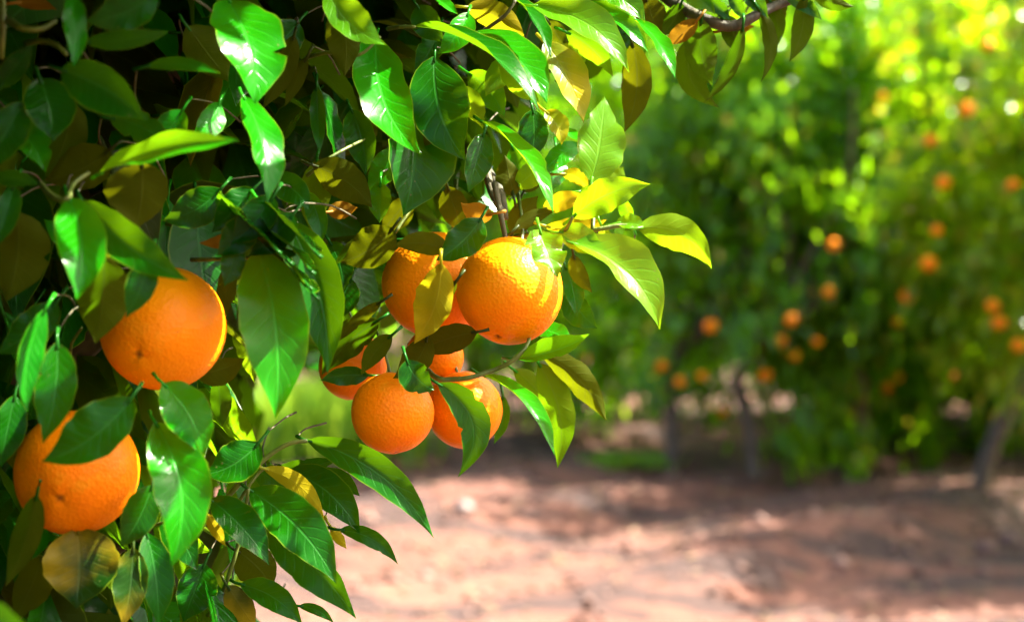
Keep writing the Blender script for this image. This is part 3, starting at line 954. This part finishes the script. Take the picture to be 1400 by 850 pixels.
# ------------------------------------------------------------------ orchard trees behind
def crown_mesh(seed, n=7600, ncore=5200):
    r = np.random.default_rng(seed)
    # uneven crown: lumps of leaves around many shoots, and a dense leafy heart
    nsh = 150
    s = r.normal(size=(nsh, 3)); s /= np.linalg.norm(s, axis=1, keepdims=True)
    rr = r.uniform(.74, 1.08, nsh)
    lump = 1 + .13 * np.sin(s[:, 0] * 5 + seed) * np.cos(s[:, 2] * 4 + seed) + .09 * np.sin(s[:, 1] * 8 + seed * 2)
    sc = s * (rr * lump)[:, None]
    k = r.integers(0, nsh, n)
    b = sc[k] * np.array((1.25, 1.25, 1.45)) + r.normal(size=(n, 3)) * (.05 + .07 * r.random(nsh))[k][:, None]
    out = s[k]
    h = r.normal(size=(ncore, 3)); h /= np.linalg.norm(h, axis=1, keepdims=True)
    b = np.concatenate([b, h * (r.random(ncore) ** .40 * .70)[:, None] * np.array((1.25, 1.25, 1.45))])
    out = np.concatenate([out, h]); n += ncore
    T = out * .5 + r.normal(size=(n, 3)) * .6 + np.array((0, 0, -.6))
    T /= np.linalg.norm(T, axis=1, keepdims=True)
    L = r.uniform(.08, .125, n)
    sn = r.normal(size=(nsh, 3)) * .6                      # leaves of one shoot lie much alike
    jit = np.concatenate([sn[k], r.normal(size=(ncore, 3)) * .5])
    fc = out * .6 + np.array((0, 0, .7)) + jit + r.normal(size=(n, 3)) * .22
    tn = r.random(n)
    # loose young shoots standing out from the crown
    ns = 350
    o = r.normal(size=(ns, 3)); o /= np.linalg.norm(o, axis=1, keepdims=True)
    bo = o * r.uniform(.98, 1.13, ns)[:, None] * np.array((1.25, 1.25, 1.45))
    To = o * .8 + r.normal(size=(ns, 3)) * .5 + np.array((0, 0, -.2)); To /= np.linalg.norm(To, axis=1, keepdims=True)
    b = np.concatenate([b, bo]); T = np.concatenate([T, To]); L = np.concatenate([L, r.uniform(.07, .11, ns)])
    fc = np.concatenate([fc, o * .4 + np.array((0, 0, .6)) + r.normal(size=(ns, 3)) * .5]); tn = np.concatenate([tn, r.uniform(.55, 1, ns)])
    return leaf_cloud(b, b + T * L[:, None], fc, L * .25, tn)
CROWNS = [crown_mesh(11), crown_mesh(23), crown_mesh(37)]
CROWN_PALE = CROWNS[1].copy(); 
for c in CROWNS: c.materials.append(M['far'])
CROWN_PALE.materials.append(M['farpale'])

FAR = [  # x, y, crown centre z, scale xyz, crown variant, trunk material, trunk lean, label
 (1.11, 9.9, 2.25, (.9, .85, 1.3), 0, 'bark', .02, 'blurred orange tree with slim dark trunk, nearest to the near tree'),
 (1.52, 9.6, 2.35, (.75, .8, 1.3), 1, 'bark', .20, 'blurred orange tree on a thin brown trunk beside the slim dark trunk'),
 (3.28, 8.55, 2.15, (.88, .95, 1.1), 'p', 'bark', -.82, 'blurred yellowish orange tree with leaning grey trunk near the right edge'),
 (3.9, 6.8, 2.0, (.85, .85, .95), 0, 'bark', 0, 'orange tree just beyond the right edge shading the ground there'),
 (2.75, 11.2, 2.6, (.95, .9, 1.5), 0, 'bark_pale', 0, 'shaded orange tree in the second row behind the dark gap'),
 (.35, 12.6, 2.2, (1.15, 1.0, 1.45), 2, 'bark', 0, 'second row orange tree behind the slim dark trunk'),
 (4.1, 10.6, 2.65, (1.0, 1.0, 1.6), 1, 'bark', 0, 'dark orange tree in the second row at the right edge'),
 (-2.0, 16.0, 1.75, (1.2, 1.0, 1.05), 'p', 'bark', 0, 'pale sunlit tree glimpsed through the gap under the near tree'),
 (1.6, 16.0, 2.8, (1.3, 1.1, 1.8), 1, 'bark', 0, 'third row orange tree behind the thin brown trunk'),
 (3.9, 15.2, 2.6, (1.2, 1.1, 1.8), 2, 'bark', 0, 'third row orange tree behind the dark gap'),
 (6.3, 14.6, 2.6, (1.2, 1.1, 1.8), 0, 'bark', 0, 'third row orange tree toward the right edge'),
 (-.6, 19.5, 3.0, (1.4, 1.2, 1.9), 'p', 'bark', 0, 'pale green tree farthest back over the bare bright earth'),
 (2.6, 20.5, 3.6, (1.7, 1.2, 2.4), 0, 'bark', 0, 'tall far orange tree above the middle of the second row'),
 (5.8, 20.5, 3.6, (1.7, 1.2, 2.4), 2, 'bark', 0, 'tall far orange tree in the last row on the right'),
 (5.9, 11.4, 1.7, (1.1, 1.0, 1.25), 1, 'bark', 0, 'low hanging second row orange tree beyond the leaning grey trunk'),
 (4.9, 13.0, 1.5, (1.0, 1.0, 1.1), 2, 'bark', 0, 'dark low orange tree filling the shade behind the leaning trunk'),
 (3.5, 12.6, 1.3, (1.0, .9, 1.0), 0, 'bark', 0, 'low dark orange tree seen through the dark gap'),
 (-3.4, 21.0, 2.3, (1.4, 1.2, 1.2), 1, 'bark', 0, 'far tree in the last row behind the near tree'),
]
ellips = []
for i, (x, y, cz, s, cv, bm_, lean, lab) in enumerate(FAR):
    t = empty('orange_tree', (x, y, gz(x, y)))
    tag(t, lab, 'orange tree', 'orchard trees behind')
    bpy.context.view_layer.update()
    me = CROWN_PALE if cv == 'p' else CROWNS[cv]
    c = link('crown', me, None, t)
    c.matrix_parent_inverse.identity()
    c.location = (.5 if i == 0 else .6 if i == 1 else .1 if i == 2 else 0, .35 if i < 2 else 0, cz); c.scale = s; c.rotation_euler = (0, 0, i * 1.7)
    ccx = x + c.location.x
    ellips.append((ccx, y + c.location.y, cz, 1.25 * s[0] * 1.05, 1.25 * s[1] * 1.05, 1.45 * s[2]))
    P = [(x + lean * .6, y, -.15), (x + lean * .5, y, .3), (x + lean * .2, y + .02, .8), (ccx, y, 1.3), (ccx + .05, y, 2.2)]
    rb = .065 if i != 1 else .055
    tr = add_tube('trunk', P, rb, .03, M[bm_], t, 10, 4, .008)
    for kk in range(5):
        a = kk * 1.26 + i
        ex = (ccx + .75 * s[0] * math.cos(a), y + .75 * s[1] * math.sin(a), cz + .35 * math.sin(kk * 2.3))
        add_tube('limb', [(x + lean * .2, y + .02, .75), ((ccx + ex[0]) / 2, (y + ex[1]) / 2, (1.0 + ex[2]) / 2 + .1), ex], .03, .008, M['bark'], t, 6, 3, .01)

# oranges hanging in the far trees
FO = [
 (1140, 335, 'blurred orange hanging high beside the dark gap, upper of a vertical pair'),
 (1133, 399, 'blurred orange hanging just below another beside the dark gap'),
 (1281, 315, 'blurred orange high right of the dark gap, upper of a close pair'),
 (1270, 360, 'blurred orange right of the dark gap, lower of a close pair'),
 (1208, 134, 'dim reddish orange hanging highest in the far trees'),
 (1068, 466, 'bright blurred orange, left one of the pair in the middle of the far trees'),
 (1117, 467, 'bright blurred orange, right one of the pair in the middle of the far trees'),
 (1082, 437, 'blurred orange just above the bright pair in the middle of the far trees'),
 (1046, 513, 'blurred orange below the bright pair near the thin brown trunk'),
 (960, 514, 'blurred orange low over the slim dark trunk'),
 (930, 522, 'dim orange hanging just left of another low over the slim dark trunk'),
 (972, 446, 'dim blurred orange higher above the slim dark trunk'),
 (988, 563, 'lowest dim orange hanging right of the slim dark trunk'),
 (1226, 515, 'bright blurred orange at the low crown edge right of the dark gap'),
 (1303, 515, 'blurred orange at the low crown edge above the leaning grey trunk'),
 (1357, 418, 'blurred orange near the right edge, upper of a touching pair'),
 (1366, 441, 'blurred orange near the right edge, lower of a touching pair'),
 (1392, 472, 'bright blurred orange cut by the right edge of the picture'),
 (799, 490, 'blurred orange close to the bright yellowish leaves of the near tree'),
 (1228, 440, 'dark reddish orange in the shade of the dark gap'),
 (905, 500, 'dim orange leftmost of the row over the slim dark trunk'),
 (1086, 486, 'half hidden orange just under the bright pair in the middle of the far trees'),
 (1212, 529, 'half hidden orange lower left of the bright one at the low crown edge'),
 (1240, 405, 'half hidden orange in the crown above the low crown edge, right of the dark gap'),
 (1012, 540, 'small dim orange low between the slim dark trunk and the thin brown trunk'),
 (1384, 252, 'yellowish blurred orange high against the right edge'),
 (1290, 250, 'half hidden yellowish orange in the upper crown right of the dark gap'),
 (1350, 62, 'yellowish blurred orange at the top right corner'),
 (1322, 150, 'blurred yellowish orange high in the tree at the right edge'),
 (1272, 192, 'pale yellow orange fruit high right, beside paler leaves'),
]
def front_depth(px, py):
    dv = np.array(((px - 700) / FPX, 1.0, -(py - 425) / FPX)); best = None
    for (cx, cy, cz, a, b, c) in ellips:
        o = np.array((0 - cx, 0 - cy, CAM.z - cz)) / np.array((a, b, c)); v = dv / np.array((a, b, c))
        A = v @ v; B = o @ v; C = o @ o - 1
        disc = B * B - A * C
        if disc > 0:
            t = (-B - math.sqrt(disc)) / A
            if t > 2 and (best is None or t < best): best = t
    return best or 9.0
far_me = orange_geo(.036, 20, 14, 3); far_me.materials.append(M['orange_far'])
far_st = calyx_geo(.036); far_st.materials.append(M['twig'])
def far_orange(loc, lab, grp, s=1.0):
    o = link('orange', far_me, None)
    o.location = loc; o.scale = (s, s, s)
    o.rotation_euler = (random.uniform(-.3, .3), random.uniform(-.3, .3), random.uniform(0, 6))
    tag(o, lab, 'orange', grp)
    st = bpy.data.objects.new('stem', far_st); COL.objects.link(st); st.parent = o
for (x, y, lab) in FO:
    d = front_depth(x, y) + random.uniform(-.22, -.04)
    far_orange(at(x, y, d), lab, 'oranges in the far trees', random.uniform(.75, 1.3))
# ------------------------------------------------------------------ things on the ground
def stone(x, y, r, lab, seed, mt='stone'):
    rr = random.Random(seed)
    V, F = [], []
    n, m = 10, 7
    for i in range(m + 1):
        th = math.pi * i / m
        for j in range(n):
            a = 2 * math.pi * j / n
            k = 1 + .12 * math.sin(3 * a + seed) + rr.uniform(-.08, .08)
            V.append((r * k * math.sin(th) * math.cos(a) * 1.2, r * k * math.sin(th) * math.sin(a), r * k * math.cos(th) * .75))
    for i in range(m):
        for j in range(n):
            F.append((i * n + j, (i + 1) * n + j, (i + 1) * n + (j + 1) % n, i * n + (j + 1) % n))
    o = link('stone', mesh_np('stone', V, F), M[mt])
    o.location = (x, y, gz(x, y) + r * .45)
    tag(o, lab, 'stone')
def gp(px, py):
    d = FPX * 1.13 / (py - 425); p = at(px, py, d); return p.x, p.y
for (x, y, r, lab, s) in ((632, 702, .05, 'whitish stone lying alone on the sunlit earth left of the far trees', 1),):
    gx, gy = gp(x, y); stone(gx, gy, r, lab, s)

for (x, y, r, lab, s) in ((1380, 727, .05, 'small pinkish clod on the earth near the right edge, right of two', 4),
                          (1347, 742, .045, 'small pinkish clod on the earth near the right edge, left of two', 5)):
    gx, gy = gp(x, y); stone(gx, gy, r, lab, s, 'clod')

def weeds(x, y, w, h, n, lab, seed):
    r = np.random.default_rng(seed)
    t = empty('weed_clump', (x, y, gz(x, y))); tag(t, lab, 'weeds')
    b = np.stack([r.normal(0, w * .45, n), r.normal(0, w * .35, n), np.full(n, -.01)], -1)
    T = np.stack([r.normal(0, .35, n), r.normal(0, .35, n), np.ones(n)], -1)
    L = r.uniform(.4, 1, n) * h
    fc = r.normal(size=(n, 3)) + np.array((0, -.4, .6))
    me = leaf_cloud(b, b + T * L[:, None], fc, r.uniform(.010, .022, n), r.random(n)); me.materials.append(M['weed'])
    c = bpy.data.objects.new('blades', me); COL.objects.link(c); c.parent = t; c['kind'] = 'stuff'
gx, gy = gp(858, 648); weeds(gx, gy, .3, .12, 220, 'low green weeds on the bank left of the slim dark trunk', 5)
gx, gy = gp(1128, 622); weeds(gx, gy, .3, .38, 600, 'bright yellow green weed clump lit between the thin brown trunk and dark gap', 6)
weeds(-1.55, 10.9, .8, .75, 2200, 'tall bright green weeds seen through the gap under the near tree', 7)

# clods, dry leaves and twigs on the earth
def scatter(name, n, region, size, mat, lab, seed, flat=.5):
    r = np.random.default_rng(seed)
    x = r.uniform(region[0], region[1], n); y = region[2] + (region[3] - region[2]) * r.random(n) ** 1.2
    z = ground_z(x, y)
    s = size * r.lognormal(0, .5, n)
    oct_ = np.array(((1, 0, 0), (0, 1, 0), (-1, 0, 0), (0, -1, 0), (0, 0, 1), (0, 0, -1)), float)
    ang = r.uniform(0, 6.28, n)
    V = oct_[None] * r.uniform(.6, 1.3, (n, 6, 1)) * s[:, None, None]
    V[:, :, 2] *= flat
    ca, sa = np.cos(ang)[:, None], np.sin(ang)[:, None]
    V = np.stack([V[:, :, 0] * ca - V[:, :, 1] * sa + x[:, None], V[:, :, 0] * sa + V[:, :, 1] * ca + y[:, None], V[:, :, 2] + (z + s * flat * .3)[:, None]], -1)
    tri = np.array(((0, 1, 4), (1, 2, 4), (2, 3, 4), (3, 0, 4), (1, 0, 5), (2, 1, 5), (3, 2, 5), (0, 3, 5)))
    F = (tri[None] + (np.arange(n) * 6)[:, None, None]).reshape(-1, 3)
    o = link(name, mesh_np(name, V.reshape(-1, 3), F, smooth=False), mat)
    tag(o, lab, name, kind='stuff')
scatter('gravel', 5200, (-4, 6, 4, 16), .016, M['clod'], 'reddish clods and pebbles strewn over the orchard earth', 4, .6)

n = 4200
r = np.random.default_rng(8)
x = r.uniform(-4, 6.5, n); y = r.uniform(4, 16, n)
b = np.stack([x, y, ground_z(x, y) + .012], -1)
T = np.stack([r.normal(size=n), r.normal(size=n), r.normal(size=n) * .25], -1); T /= np.linalg.norm(T, axis=1, keepdims=True)
L = r.uniform(.04, .09, n)
fc = np.stack([r.normal(size=n) * .4, r.normal(size=n) * .4, np.ones(n)], -1)
lt = leaf_cloud(b, b + T * L[:, None], fc, L * .24, r.random(n)); lt.materials.append(M['litter'])
lo = link('litter', lt)
tag(lo, 'dry fallen leaves littering the orchard earth', 'leaf litter', kind='stuff')
